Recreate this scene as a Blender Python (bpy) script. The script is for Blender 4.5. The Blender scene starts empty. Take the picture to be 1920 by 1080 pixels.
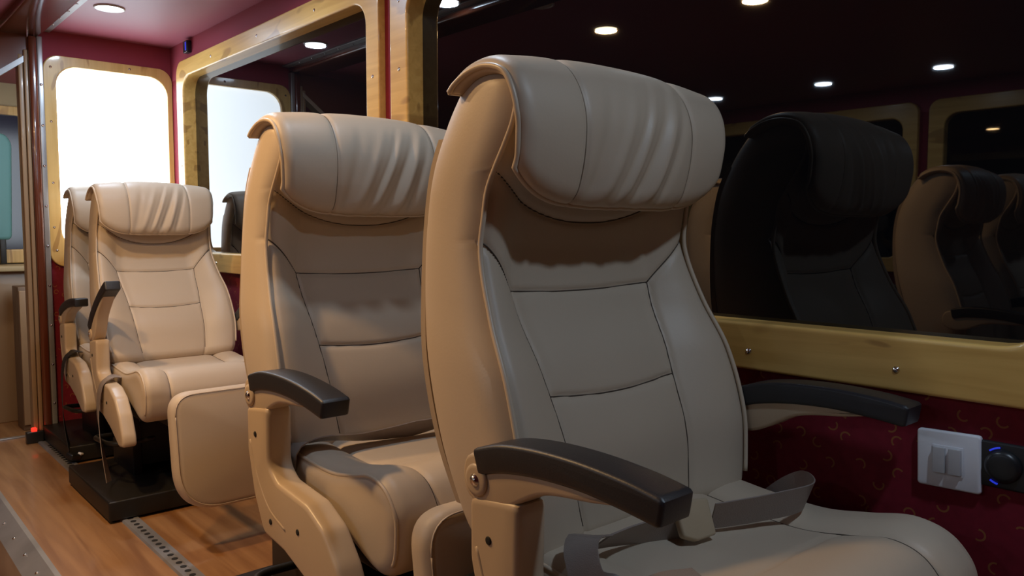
import bpy, bmesh, math, random
from mathutils import Vector, Matrix
random.seed(7)
S = bpy.context.scene
COL = S.collection
PI = math.pi

# ------------------------------------------------------------------ camera
F_PX = 1472.0
YAW = math.atan(1306 / 1472.0)
PITCH = math.atan(105 / 1472.0)
cam_d = bpy.data.cameras.new('camera')
cam = bpy.data.objects.new('camera', cam_d)
COL.objects.link(cam)
cam_d.sensor_width = 36.0
cam_d.lens = 36.0 * F_PX / 1920.0
cam_d.clip_start = 0.02
cam.location = (0, 0, 0.9)
cam.rotation_euler = (PI / 2 - PITCH, 0, -YAW)
S.camera = cam

# ------------------------------------------------------------------ world, exposure
w = bpy.data.worlds.new('night'); S.world = w; w.use_nodes = True
w.node_tree.nodes['Background'].inputs[0].default_value = (0.004, 0.005, 0.008, 1)
w.node_tree.nodes['Background'].inputs[1].default_value = 1.0
S.view_settings.view_transform = 'Standard'
S.view_settings.look = 'None'
S.view_settings.gamma = 1.0
S.view_settings.use_curve_mapping = False
S.view_settings.exposure = 0.0

COOL = (0.62, 0.80, 1.0)
WARM = (1.0, 0.61, 0.27)
# lamp positions on the ceiling: (x, y, colour, watts)
LAMPS = [
    (0.886, 3.317, 'cool', 5.0), (0.84, 2.39, 'cool', 5.0), (0.84, 1.22, 'cool', 2.6), (0.84, -0.06, 'cool', 5.0),
    (0.10, 2.26, 'warm', 12.0), (0.016, 1.61, 'warm', 12.0),
    (-1.70, 2.937, 'cool', 4.0), (-1.734, 2.235, 'cool', 4.0), (-1.75, 1.60, 'cool', 4.0),
    (-1.75, 0.7, 'cool', 4.0), (0.55, 2.19, 'off', 0.0),
]

# room numbers
GLASS_X = 1.315; FRAME_X = 1.262; WALL_X = 1.285
BACK_Y = 3.86; CEIL = 1.755; OPP_X = -2.25; REAR_Y = -2.4
AISLE_Z = -0.16

# ------------------------------------------------------------------ materials
M = {}
def new_mat(name):
    m = bpy.data.materials.new(name); m.use_nodes = True
    nt = m.node_tree
    b = nt.nodes['Principled BSDF']
    M[name] = m
    return m, nt, b
def N(nt, typ, **kw):
    n = nt.nodes.new(typ)
    for k, v in kw.items(): setattr(n, k, v)
    return n
def plain(name, col, rough=0.5, metal=0.0, spec=0.5, coat=0.0, bump=0.0, bscale=300, emis=None, estr=0.0, var=0.0):
    m, nt, b = new_mat(name)
    b.inputs['Base Color'].default_value = (*col, 1)
    b.inputs['Roughness'].default_value = rough
    b.inputs['Metallic'].default_value = metal
    b.inputs['Specular IOR Level'].default_value = spec
    b.inputs['Coat Weight'].default_value = coat
    b.inputs['Coat Roughness'].default_value = 0.06
    if emis:
        b.inputs['Emission Color'].default_value = (*emis, 1)
        b.inputs['Emission Strength'].default_value = estr
    tc = N(nt, 'ShaderNodeTexCoord')
    if bump:
        no = N(nt, 'ShaderNodeTexNoise'); no.inputs['Scale'].default_value = bscale; no.inputs['Detail'].default_value = 3
        bp = N(nt, 'ShaderNodeBump'); bp.inputs['Strength'].default_value = bump; bp.inputs['Distance'].default_value = 0.001
        nt.links.new(tc.outputs['Object'], no.inputs['Vector'])
        nt.links.new(no.outputs['Fac'], bp.inputs['Height']); nt.links.new(bp.outputs['Normal'], b.inputs['Normal'])
    if var:
        n2 = N(nt, 'ShaderNodeTexNoise'); n2.inputs['Scale'].default_value = 5; n2.inputs['Detail'].default_value = 4
        mx = N(nt, 'ShaderNodeMixRGB'); mx.blend_type = 'MULTIPLY'; mx.inputs['Fac'].default_value = var
        mx.inputs['Color1'].default_value = (*col, 1)
        nt.links.new(tc.outputs['Object'], n2.inputs['Vector'])
        cr = N(nt, 'ShaderNodeValToRGB'); cr.color_ramp.elements[0].position = 0.3; cr.color_ramp.elements[1].position = 0.7
        nt.links.new(n2.outputs['Fac'], cr.inputs['Fac']); nt.links.new(cr.outputs['Color'], mx.inputs['Color2'])
        nt.links.new(mx.outputs['Color'], b.inputs['Base Color'])
    return m
def wood(name, c1, c2, axis, scale, rough, coat, blotch=None):
    """straight-grained wood; axis is the grain direction"""
    m, nt, b = new_mat(name)
    tc = N(nt, 'ShaderNodeTexCoord'); mp = N(nt, 'ShaderNodeMapping')
    sc = [scale] * 3; sc[axis] = scale * 0.06
    mp.inputs['Scale'].default_value = sc
    no = N(nt, 'ShaderNodeTexNoise'); no.inputs['Scale'].default_value = 3.0; no.inputs['Detail'].default_value = 8; no.inputs['Distortion'].default_value = 0.6
    cr = N(nt, 'ShaderNodeValToRGB')
    cr.color_ramp.elements[0].position = 0.35; cr.color_ramp.elements[0].color = (*c2, 1)
    cr.color_ramp.elements[1].position = 0.65; cr.color_ramp.elements[1].color = (*c1, 1)
    nt.links.new(tc.outputs['Object'], mp.inputs['Vector']); nt.links.new(mp.outputs['Vector'], no.inputs['Vector'])
    nt.links.new(no.outputs['Fac'], cr.inputs['Fac'])
    out = cr.outputs['Color']
    if blotch:
        m2 = N(nt, 'ShaderNodeMapping'); s2 = [9.0] * 3; s2[axis] = 2.6; m2.inputs['Scale'].default_value = s2
        n2 = N(nt, 'ShaderNodeTexNoise'); n2.inputs['Scale'].default_value = 1.0; n2.inputs['Detail'].default_value = 1.5; n2.inputs['Distortion'].default_value = 1.5
        c2r = N(nt, 'ShaderNodeValToRGB'); c2r.color_ramp.elements[0].position = 0.62; c2r.color_ramp.elements[1].position = 0.66
        c2r.color_ramp.elements[0].color = (0, 0, 0, 1); c2r.color_ramp.elements[1].color = (0.6, 0.6, 0.6, 1)
        mx = N(nt, 'ShaderNodeMixRGB'); mx.inputs['Color2'].default_value = (*blotch, 1)
        nt.links.new(tc.outputs['Object'], m2.inputs['Vector']); nt.links.new(m2.outputs['Vector'], n2.inputs['Vector'])
        nt.links.new(n2.outputs['Fac'], c2r.inputs['Fac']); nt.links.new(c2r.outputs['Color'], mx.inputs['Fac'])
        nt.links.new(out, mx.inputs['Color1']); out = mx.outputs['Color']
    nt.links.new(out, b.inputs['Base Color'])
    b.inputs['Roughness'].default_value = rough
    b.inputs['Coat Weight'].default_value = coat
    b.inputs['Coat Roughness'].default_value = 0.08
    return m
def fabric_red():
    """dark red cloth printed with small gold curls"""
    m, nt, b = new_mat('red_fabric')
    tc = N(nt, 'ShaderNodeTexCoord')
    sep = N(nt, 'ShaderNodeSeparateXYZ'); nt.links.new(tc.outputs['Object'], sep.inputs[0])
    cmb = N(nt, 'ShaderNodeCombineXYZ')
    ad = N(nt, 'ShaderNodeMath', operation='ADD'); nt.links.new(sep.outputs['X'], ad.inputs[0]); nt.links.new(sep.outputs['Y'], ad.inputs[1])
    nt.links.new(ad.outputs[0], cmb.inputs['X']); nt.links.new(sep.outputs['Z'], cmb.inputs['Y'])
    sc = N(nt, 'ShaderNodeVectorMath', operation='SCALE'); sc.inputs['Scale'].default_value = 21.0
    nt.links.new(cmb.outputs[0], sc.inputs[0])
    vo = N(nt, 'ShaderNodeTexVoronoi'); vo.voronoi_dimensions = '2D'; vo.inputs['Scale'].default_value = 1.0; vo.inputs['Randomness'].default_value = 0.85
    nt.links.new(sc.outputs[0], vo.inputs['Vector'])
    d = N(nt, 'ShaderNodeVectorMath', operation='SUBTRACT'); nt.links.new(sc.outputs[0], d.inputs[0]); nt.links.new(vo.outputs['Position'], d.inputs[1])
    ln = N(nt, 'ShaderNodeVectorMath', operation='LENGTH'); nt.links.new(d.outputs[0], ln.inputs[0])
    # ring
    s1 = N(nt, 'ShaderNodeMath', operation='SUBTRACT'); nt.links.new(ln.outputs['Value'], s1.inputs[0]); s1.inputs[1].default_value = 0.17
    a1 = N(nt, 'ShaderNodeMath', operation='ABSOLUTE'); nt.links.new(s1.outputs[0], a1.inputs[0])
    l1 = N(nt, 'ShaderNodeMath', operation='LESS_THAN'); nt.links.new(a1.outputs[0], l1.inputs[0]); l1.inputs[1].default_value = 0.03
    # random direction mask -> crescent
    rc = N(nt, 'ShaderNodeVectorMath', operation='SUBTRACT'); nt.links.new(vo.outputs['Color'], rc.inputs[0]); rc.inputs[1].default_value = (0.5, 0.5, 0.5)
    dt = N(nt, 'ShaderNodeVectorMath', operation='DOT_PRODUCT'); nt.links.new(rc.outputs[0], dt.inputs[0]); nt.links.new(d.outputs[0], dt.inputs[1])
    g1 = N(nt, 'ShaderNodeMath', operation='GREATER_THAN'); nt.links.new(dt.outputs['Value'], g1.inputs[0]); g1.inputs[1].default_value = -0.012
    mu = N(nt, 'ShaderNodeMath', operation='MULTIPLY'); nt.links.new(l1.outputs[0], mu.inputs[0]); nt.links.new(g1.outputs[0], mu.inputs[1])
    mu2 = N(nt, 'ShaderNodeMath', operation='MULTIPLY'); nt.links.new(mu.outputs[0], mu2.inputs[0]); mu2.inputs[1].default_value = 0.38
    no = N(nt, 'ShaderNodeTexNoise'); no.inputs['Scale'].default_value = 60; nt.links.new(tc.outputs['Object'], no.inputs['Vector'])
    cr = N(nt, 'ShaderNodeValToRGB'); cr.color_ramp.elements[0].color = (0.15, 0.007, 0.016, 1); cr.color_ramp.elements[1].color = (0.24, 0.012, 0.028, 1)
    nt.links.new(no.outputs['Fac'], cr.inputs['Fac'])
    lowz = N(nt, 'ShaderNodeMath', operation='LESS_THAN'); nt.links.new(sep.outputs['Z'], lowz.inputs[0]); lowz.inputs[1].default_value = 0.80
    mu3 = N(nt, 'ShaderNodeMath', operation='MULTIPLY'); nt.links.new(mu2.outputs[0], mu3.inputs[0]); nt.links.new(lowz.outputs[0], mu3.inputs[1]); mu2 = mu3
    mx = N(nt, 'ShaderNodeMixRGB'); mx.inputs['Color2'].default_value = (0.42, 0.24, 0.05, 1)
    nt.links.new(mu2.outputs[0], mx.inputs['Fac']); nt.links.new(cr.outputs['Color'], mx.inputs['Color1'])
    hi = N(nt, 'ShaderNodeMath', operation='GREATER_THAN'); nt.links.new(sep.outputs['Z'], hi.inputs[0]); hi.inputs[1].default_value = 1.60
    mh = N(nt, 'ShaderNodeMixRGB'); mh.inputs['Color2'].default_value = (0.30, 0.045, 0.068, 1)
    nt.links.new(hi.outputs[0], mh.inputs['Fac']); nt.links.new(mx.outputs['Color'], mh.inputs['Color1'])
    nt.links.new(mh.outputs['Color'], b.inputs['Base Color'])
    b.inputs['Roughness'].default_value = 0.75
    b.inputs['Specular IOR Level'].default_value = 0.3
fabric_red()
plain('seam', (0.06, 0.042, 0.03), 0.7)
plain('seam_light', (0.22, 0.165, 0.115), 0.7)
plain('leather', (0.55, 0.452, 0.345), 0.47, spec=0.45, bump=0.12, bscale=260)
plain('piping', (0.59, 0.48, 0.36), 0.38, spec=0.45)
plain('beige_plastic', (0.54, 0.42, 0.29), 0.35, spec=0.5)
plain('black_rubber', (0.022, 0.022, 0.026), 0.42, bump=0.2, bscale=500)
plain('black_steel', (0.012, 0.011, 0.010), 0.45, spec=0.4)
plain('back_plastic', (0.40, 0.31, 0.22), 0.5)
plain('chrome', (0.75, 0.75, 0.78), 0.18, metal=1.0)
plain('brushed_metal', (0.46, 0.45, 0.45), 0.34, metal=0.55, var=0.35)
plain('dark_hole', (0.01, 0.01, 0.01), 0.8)
plain('belt', (0.27, 0.225, 0.20), 0.36, spec=0.5, bump=0.5, bscale=700)
plain('black_belt', (0.02, 0.02, 0.022), 0.5, bump=0.4, bscale=700)
plain('belt_plastic', (0.46, 0.37, 0.25), 0.4)
plain('white_plastic', (0.80, 0.80, 0.84), 0.25)
plain('switch_grey', (0.48, 0.47, 0.48), 0.35)
plain('black_plastic', (0.015, 0.016, 0.018), 0.35)
plain('blue_led', (0.02, 0.03, 0.3), 0.3, emis=(0.03, 0.06, 1.0), estr=0.5)
plain('red_led', (0.3, 0.01, 0.01), 0.3, emis=(1.0, 0.03, 0.015), estr=1.6)
plain('maroon_ceiling', (0.30, 0.075, 0.105), 0.5, spec=0.35, bump=0.15, bscale=200)
plain('dark_ceiling', (0.10, 0.03, 0.03), 0.5)
plain('lacquer', (0.13, 0.032, 0.014), 0.22, coat=1.0)
plain('tan_panel', (0.34, 0.22, 0.12), 0.4, coat=0.2)
plain('olive_panel', (0.45, 0.36, 0.20), 0.5)
plain('cabinet_brown', (0.16, 0.10, 0.06), 0.4)
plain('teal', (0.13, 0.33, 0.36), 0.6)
plain('cool_lamp', (1, 1, 1), 0.4, emis=(0.80, 0.88, 1.0), estr=20.0)
plain('warm_lamp', (1, 1, 1), 0.4, emis=(1.0, 0.80, 0.50), estr=24.0)
plain('off_lamp', (0.7, 0.66, 0.6), 0.4)
plain('lamp_rim', (0.75, 0.72, 0.70), 0.3)
plain('lit_pane', (0.9, 0.9, 0.9), 0.4, emis=(0.80, 0.91, 1.0), estr=5.5)
wood('pine', (0.74, 0.45, 0.13), (0.62, 0.35, 0.09), 1, 16, 0.38, 0.25, blotch=(0.30, 0.14, 0.035))
wood('pine_back', (0.70, 0.47, 0.17), (0.60, 0.38, 0.12), 2, 16, 0.38, 0.25, blotch=(0.30, 0.14, 0.035))
wood('floor_wood', (0.36, 0.185, 0.075), (0.23, 0.105, 0.04), 1, 9, 0.38, 0.25)
plain('blue_glass', (0.016, 0.019, 0.045), 0.15, spec=0.5)
g, gnt, gb = new_mat('tinted_glass')
gb.inputs['Base Color'].default_value = (0.003, 0.003, 0.004, 1)
gb.inputs['Roughness'].default_value = 0.015
gb.inputs['IOR'].default_value = 1.62

# ------------------------------------------------------------------ mesh helpers
def link(o, parent=None):
    COL.objects.link(o)
    if parent is not None: o.parent = parent
    return o
def mesh_from(verts, faces, mat, smooth=True, name='mesh'):
    me = bpy.data.meshes.new(name)
    me.from_pydata([tuple(v) for v in verts], [], faces)
    bm = bmesh.new(); bm.from_mesh(me)
    bmesh.ops.recalc_face_normals(bm, faces=bm.faces)
    bm.to_mesh(me); bm.free()
    me.materials.append(M[mat])
    if smooth:
        for p in me.polygons: p.use_smooth = True
    return me
def obj(name, me, parent=None, loc=(0, 0, 0), rot=(0, 0, 0)):
    o = bpy.data.objects.new(name, me); link(o, parent)
    o.location = loc; o.rotation_euler = rot
    return o
def sharp(me, ang=35):
    bm = bmesh.new(); bm.from_mesh(me)
    for e in bm.edges:
        if len(e.link_faces) == 2 and e.calc_face_angle(0) > math.radians(ang): e.smooth = False
    bm.to_mesh(me); bm.free()
    return me
def box_geo(boxes):
    V, Fc = [], []
    for (x0, x1, y0, y1, z0, z1) in boxes:
        k = len(V)
        V += [(x0, y0, z0), (x1, y0, z0), (x1, y1, z0), (x0, y1, z0), (x0, y0, z1), (x1, y0, z1), (x1, y1, z1), (x0, y1, z1)]
        Fc += [tuple(k + i for i in q) for q in ((0, 3, 2, 1), (4, 5, 6, 7), (0, 1, 5, 4), (1, 2, 6, 5), (2, 3, 7, 6), (3, 0, 4, 7))]
    return V, Fc
def boxes_mesh(boxes, mat, bevel=0.0):
    V, Fc = box_geo(boxes)
    me = bpy.data.meshes.new('mesh'); me.from_pydata(V, [], Fc)
    bm = bmesh.new(); bm.from_mesh(me)
    if bevel: bmesh.ops.bevel(bm, geom=list(bm.edges), offset=bevel, segments=3, profile=0.5, affect='EDGES')
    bm.to_mesh(me); bm.free()
    me.materials.append(M[mat])
    if bevel:
        for p in me.polygons: p.use_smooth = True
        sharp(me, 50)
    return me
def lerp(a, b, t): return a + (b - a) * t
def interp(pts, x):
    """smooth (Catmull/Hermite) interpolation through (x, y) pairs"""
    if x <= pts[0][0]: return pts[0][1]
    if x >= pts[-1][0]: return pts[-1][1]
    for i in range(len(pts) - 1):
        x0, y0 = pts[i]; x1, y1 = pts[i + 1]
        if x0 <= x <= x1:
            xm, ym = pts[i - 1] if i > 0 else (2 * x0 - x1, 2 * y0 - y1)
            xp, yp = pts[i + 2] if i + 2 < len(pts) else (2 * x1 - x0, 2 * y1 - y0)
            m0 = (y1 - ym) / (x1 - xm); m1 = (yp - y0) / (xp - x0)
            h = x1 - x0; t = (x - x0) / h
            return ((2*t**3 - 3*t**2 + 1) * y0 + (t**3 - 2*t**2 + t) * h * m0 + (-2*t**3 + 3*t**2) * y1 + (t**3 - t**2) * h * m1)
def smooth_path(pts, n, closed=False):
    """Catmull-Rom through points, resampled to n points of equal spacing"""
    P = [Vector(p) for p in pts]; L = len(P); dense = []
    segs = L if closed else L - 1
    for i in range(segs):
        if closed: a, b, c, d = P[(i-1) % L], P[i], P[(i+1) % L], P[(i+2) % L]
        else:
            b, c = P[i], P[i+1]
            a = P[i-1] if i > 0 else b * 2 - c
            d = P[i+2] if i + 2 < L else c * 2 - b
        for k in range(16):
            t = k / 16
            dense.append(0.5 * ((2*b) + (c - a) * t + (2*a - 5*b + 4*c - d) * t*t + (3*b - a - 3*c + d) * t**3))
    dense.append(P[0].copy() if closed else P[-1].copy())
    return resample(dense, n, closed)
def resample(dense, n, closed=False):
    cum = [0]
    for i in range(1, len(dense)): cum.append(cum[-1] + (dense[i] - dense[i-1]).length)
    out = []; j = 0; tot = cum[-1]
    for k in range(n):
        s = tot * k / (n if closed else n - 1)
        while j < len(cum) - 2 and cum[j+1] < s: j += 1
        d = cum[j+1] - cum[j]
        out.append(dense[j].lerp(dense[j+1], (s - cum[j]) / d if d > 1e-9 else 0))
    return out
def tube_geo(path, r, nseg=8, V=None, Fc=None, caps=True):
    V = [] if V is None else V; Fc = [] if Fc is None else Fc
    P = [Vector(p) for p in path]; k0 = len(V)
    up = None
    for i, p in enumerate(P):
        t = (P[min(i+1, len(P)-1)] - P[max(i-1, 0)]).normalized()
        if up is None:
            up = Vector((0, 0, 1)) if abs(t.z) < 0.9 else Vector((1, 0, 0))
        s = t.cross(up).normalized(); up = s.cross(t).normalized()
        for q in range(nseg):
            a = 2 * PI * q / nseg
            V.append(p + s * (r * math.cos(a)) + up * (r * math.sin(a)))
    for i in range(len(P) - 1):
        for q in range(nseg):
            a = k0 + i*nseg + q; b = k0 + i*nseg + (q+1) % nseg
            Fc.append((a, b, b + nseg, a + nseg))
    if caps:
        Fc.append(tuple(k0 + q for q in range(nseg))); Fc.append(tuple(k0 + (len(P)-1)*nseg + q for q in range(nseg)))
    return V, Fc
def tube_mesh(paths, r, mat, nseg=8):
    V, Fc = [], []
    for p in paths: tube_geo(p, r, nseg, V, Fc)
    return mesh_from(V, Fc, mat)
def rounded_poly(pts, radii, n=8):
    """2-D polygon with rounded corners"""
    out = []; L = len(pts)
    for i, p in enumerate(pts):
        p = Vector((p[0], p[1])); a = Vector(pts[i-1][:2]); c = Vector(pts[(i+1) % L][:2])
        r = radii if isinstance(radii, (int, float)) else radii[i]
        u = (a - p); v = (c - p); lu, lv = u.length, v.length
        u.normalize(); v.normalize()
        ang = math.acos(max(-1, min(1, u.dot(v))))
        d = min(r / math.tan(ang / 2) if ang > 0.01 else 0, lu * 0.49, lv * 0.49)
        p0 = p + u * d; p1 = p + v * d
        for k in range(n + 1):
            t = k / n
            out.append(p0 * (1-t)**2 + p * 2*t*(1-t) + p1 * t*t)
    return out
def puff(outline, t, r, fn, mat, steps=4, n=None, dome=0.0):
    """plate: 2-D outline, thickness t (from -t/2 to t/2) with edges rounded by r; fn(a, b, c) maps to 3-D"""
    O = [Vector((p[0], p[1])) for p in outline]
    if n:
        O.append(O[0].copy()); O = resample(O, n, True)
    L = len(O)
    area = sum(O[i].x * O[(i+1) % L].y - O[(i+1) % L].x * O[i].y for i in range(L))
    sg = 1 if area > 0 else -1
    nor = []
    for i in range(L):
        d = O[(i+1) % L] - O[i-1]
        nor.append(Vector((-d.y, d.x)).normalized() * sg if d.length > 1e-9 else Vector((0, 0)))
    rings = []
    for k in range(steps + 1):
        a = PI / 2 * k / steps
        rings.append((r * (1 - math.sin(a)), -t/2 + r * (1 - math.cos(a))))
    rings = [(r * (1 - math.sin(PI/2*k/steps)), -(t/2 - r) - r * math.cos(PI/2*k/steps)) for k in range(steps + 1)]
    rings += [(i, -c) for (i, c) in reversed(rings)]
    V, Fc = [], []
    for (ins, c) in rings:
        for i in range(L):
            q = O[i] + nor[i] * ins
            V.append(fn(q.x, q.y, c))
    R = len(rings)
    for k in range(R - 1):
        for i in range(L):
            a = k*L + i; b = k*L + (i+1) % L
            Fc.append((a, b, b + L, a + L))
    cen = sum(O, Vector((0, 0))) / L
    for base, sgn in ((0, -1), ((R-1)*L, 1)):
        if dome:
            prev = base
            for s, h in ((0.82, 0.45), (0.55, 0.8), (0.25, 0.96)):
                k0 = len(V)
                for i in range(L):
                    q = O[i] + nor[i] * r; q = cen + (q - cen) * s
                    V.append(fn(q.x, q.y, sgn * (t/2 + dome * h)))
                for i in range(L):
                    Fc.append((prev + i, prev + (i+1) % L, k0 + (i+1) % L, k0 + i))
                prev = k0
            V.append(fn(cen.x, cen.y, sgn * (t/2 + dome)))
            for i in range(L): Fc.append((prev + i, prev + (i+1) % L, len(V) - 1))
        else:
            Fc.append(tuple(base + i for i in range(L)))
    me = mesh_from(V, Fc, mat)
    if not dome: sharp(me, 40)
    return me
def disc_mesh(r, h, mat, nseg=24, bev=0.3, axis='x'):
    """low rounded button along +axis starting at 0"""
    prof = [(r, 0), (r, h * (1 - bev)), (r * (1 - bev * 0.5), h * (1 - bev * 0.2)), (r * 0.7, h), (0.0, h)]
    V, Fc = [], []
    for (a, b) in prof[:-1]:
        for q in range(nseg):
            t = 2 * PI * q / nseg
            V.append((b, a * math.cos(t), a * math.sin(t)))
    n = len(prof) - 1
    for k in range(n - 1):
        for q in range(nseg):
            Fc.append((k*nseg + q, k*nseg + (q+1) % nseg, (k+1)*nseg + (q+1) % nseg, (k+1)*nseg + q))
    Fc.append(tuple(range(nseg))); Fc.append(tuple((n-1)*nseg + q for q in range(nseg)))
    if axis == 'z': V = [(y, z, x) for (x, y, z) in V]
    if axis == 'y': V = [(z, x, y) for (x, y, z) in V]
    return mesh_from(V, Fc, mat)
def tag(o, label, cat, group=None):
    o['label'] = label; o['category'] = cat
    if group: o['group'] = group
    return o
def struct(o):
    o['kind'] = 'structure'; return o
def empty(name, loc=(0, 0, 0), rz=0):
    o = bpy.data.objects.new(name, None); COL.objects.link(o)
    o.location = loc; o.rotation_euler = (0, 0, rz); o.empty_display_size = 0.1
    return o
def ribbon_mesh(centres, sides, width, thick, mat, n=40):
    """flat webbing: centre points and the direction of its width"""
    C = smooth_path(centres, n); Sd = smooth_path(sides, n)
    V, Fc = [], []
    for i in range(n):
        t = (C[min(i+1, n-1)] - C[max(i-1, 0)]).normalized()
        s = Sd[i] - t * Sd[i].dot(t); s.normalize()
        nn = t.cross(s)
        for (a, b) in ((-1, -1), (1, -1), (1, 1), (-1, 1)):
            V.append(C[i] + s * (a * width / 2) + nn * (b * thick / 2))
    for i in range(n - 1):
        for q in range(4): Fc.append((i*4 + q, i*4 + (q+1) % 4, i*4 + 4 + (q+1) % 4, i*4 + 4 + q))
    Fc.append((0, 1, 2, 3)); Fc.append(tuple(4*(n-1) + q for q in range(4)))
    me = mesh_from(V, Fc, mat); return sharp(me, 50)

# ------------------------------------------------------------------ room shell
def bx(name, boxes, mat, bevel=0.0): return struct(obj(name, boxes_mesh(boxes, mat, bevel)))
PLAT_X = 0.43
bx('floor', [(PLAT_X, 1.40, REAR_Y, 3.97, -0.2, 0.0)], 'floor_wood')
bx('floor_aisle', [(OPP_X - 0.1, PLAT_X, REAR_Y, 6.6, -0.3, AISLE_Z), (PLAT_X, 1.4, 3.97, 6.6, -0.3, AISLE_Z)], 'floor_wood')
bx('ceiling', [(0.79, 1.42, REAR_Y, BACK_Y + 0.02, CEIL, CEIL + 0.06), (0.79, 1.5, BACK_Y + 0.02, 6.6, CEIL, CEIL + 0.06), (OPP_X - 0.1, 0.79, REAR_Y, 6.6, CEIL, CEIL + 0.06)], 'maroon_ceiling')
# side wall with the window openings left free (panes stand in them)
W1 = dict(y0=0.215, y1=1.952, z0=0.650, z1=1.662)
W2 = dict(y0=2.012, y1=3.72, z0=0.731, z1=1.662)
W0 = dict(y0=-1.50, y1=0.155, z0=0.650, z1=1.662)
def wall_boxes(xa, xb, wins, ya, yb, zb, zt):
    out = []; y = ya
    for W in wins:
        out.append((xa, xb, y, W['y0'] + 0.04, zb, zt))
        out.append((xa, xb, W['y0'] + 0.04, W['y1'] - 0.04, zb, W['z0'] + 0.04))
        out.append((xa, xb, W['y0'] + 0.04, W['y1'] - 0.04, W['z1'] - 0.04, zt))
        y = W['y1'] - 0.04
    out.append((xa, xb, y, yb, zb, zt)); return out
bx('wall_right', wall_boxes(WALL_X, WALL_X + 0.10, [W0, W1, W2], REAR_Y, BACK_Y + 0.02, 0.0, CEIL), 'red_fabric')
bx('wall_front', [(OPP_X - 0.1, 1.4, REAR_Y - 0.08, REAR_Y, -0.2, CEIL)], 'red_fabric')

def rr(a0, a1, b0, b1, r, n=8):
    r = max(r, 0.001)
    out = []
    for (ca, cb, s) in ((a1 - r, b1 - r, 0), (a0 + r, b1 - r, 1), (a0 + r, b0 + r, 2), (a1 - r, b0 + r, 3)):
        for k in range(n + 1):
            t = (s + k / n) * PI / 2
            out.append((ca + r * math.cos(t), cb + r * math.sin(t)))
    return out
screw_x = disc_mesh(0.0058, 0.0022, 'chrome', 12, 0.6)
def make_window(name, W, width, fn, mat, pane_mat, r_out=0.06, r_in=0.075, depth=0.055, back=0.03, screws=(), screw_rot=(0, 0, 0), widths=None):
    """frame of one rounded ring (a, b in the wall plane, c towards the room); pane set at the back of the reveal"""
    a0, a1, b0, b1 = W['y0'], W['y1'], W['z0'], W['z1']
    wl = widths or (width, width, width, width)      # a0, a1, b0, b1 sides
    def loop(f, c, extra=0.0):
        o = rr(a0, a1, b0, b1, r_out); i = rr(a0 + wl[0], a1 - wl[1], b0 + wl[2], b1 - wl[3], r_in)
        return [fn(lerp(p[0], q[0], f), lerp(p[1], q[1], f), c) for p, q in zip(o, i)]
    secs = [(0.0, -back), (0.0, -0.005), (0.012, -0.0012), (0.04, 0.0), (0.07, 0.0), (0.91, 0.0), (0.94, 0.0), (0.98, -0.0014), (1.0, -0.006), (1.0, -0.009), (1.0, -depth - 0.012)]
    V, Fc = [], []
    for (f, c) in secs: V += loop(f, c)
    L = len(V) // len(secs)
    for k in range(len(secs) - 1):
        for i in range(L): Fc.append((k*L + i, k*L + (i+1) % L, (k+1)*L + (i+1) % L, (k+1)*L + i))
    me = mesh_from(V, Fc, mat); sharp(me, 50)
    fr = struct(obj(name, me))
    pts = rr(a0 + wl[0] - 0.012, a1 - wl[1] + 0.012, b0 + wl[2] - 0.012, b1 - wl[3] + 0.012, r_in)
    V = [fn(p[0], p[1], -depth) for p in pts] + [fn(p[0], p[1], -depth - 0.006) for p in pts]
    L = len(pts)
    Fc = [tuple(range(L)), tuple(range(L, 2 * L))] + [(i, (i+1) % L, L + (i+1) % L, L + i) for i in range(L)]
    obj('pane', mesh_from(V, Fc, pane_mat, smooth=False), fr)
    for (a, b) in screws:
        obj('screw', screw_x, fr, fn(a, b, -0.0005), screw_rot)
    return fr
fn_r = lambda a, b, c: (FRAME_X - c, a, b)
sc1 = [(0.774, 0.684), (0.513, 0.684), (1.05, 0.69), (1.33, 0.69), (1.62, 0.69), (1.905, 1.36), (1.905, 1.10), (1.905, 1.55), (0.29, 0.95), (0.29, 1.3)]
make_window('window_1', W1, 0.086, fn_r, 'pine', 'tinted_glass', screws=sc1, screw_rot=(0, 0, PI))
sc2 = [(2.045, 1.36), (2.045, 1.10), (2.4, 1.626), (2.85, 1.626), (3.3, 1.626), (3.3, 0.77), (2.9, 0.77), (3.677, 1.2), (3.677, 1.45)]
make_window('window_2', W2, 0.080, fn_r, 'pine', 'tinted_glass', screws=sc2, screw_rot=(0, 0, PI), widths=(0.072, 0.082, 0.080, 0.072))
make_window('window_5', W0, 0.086, fn_r, 'pine', 'tinted_glass')
# opposite side: seen in the dark panes
fn_l = lambda a, b, c: (OPP_X + 0.03 + c, a, b)
OW = [dict(y0=-1.5, y1=0.1, z0=0.66, z1=1.66), dict(y0=0.2, y1=1.84, z0=0.66, z1=1.66), dict(y0=1.90, y1=3.6, z0=0.66, z1=1.66), dict(y0=3.66, y1=5.4, z0=0.66, z1=1.66)]
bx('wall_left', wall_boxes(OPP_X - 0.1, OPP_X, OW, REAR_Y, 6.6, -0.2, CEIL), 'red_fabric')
for i, W in enumerate(OW):
    make_window('window_%d' % (6 + i), W, 0.085, fn_l, 'pine', 'tinted_glass')

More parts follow.
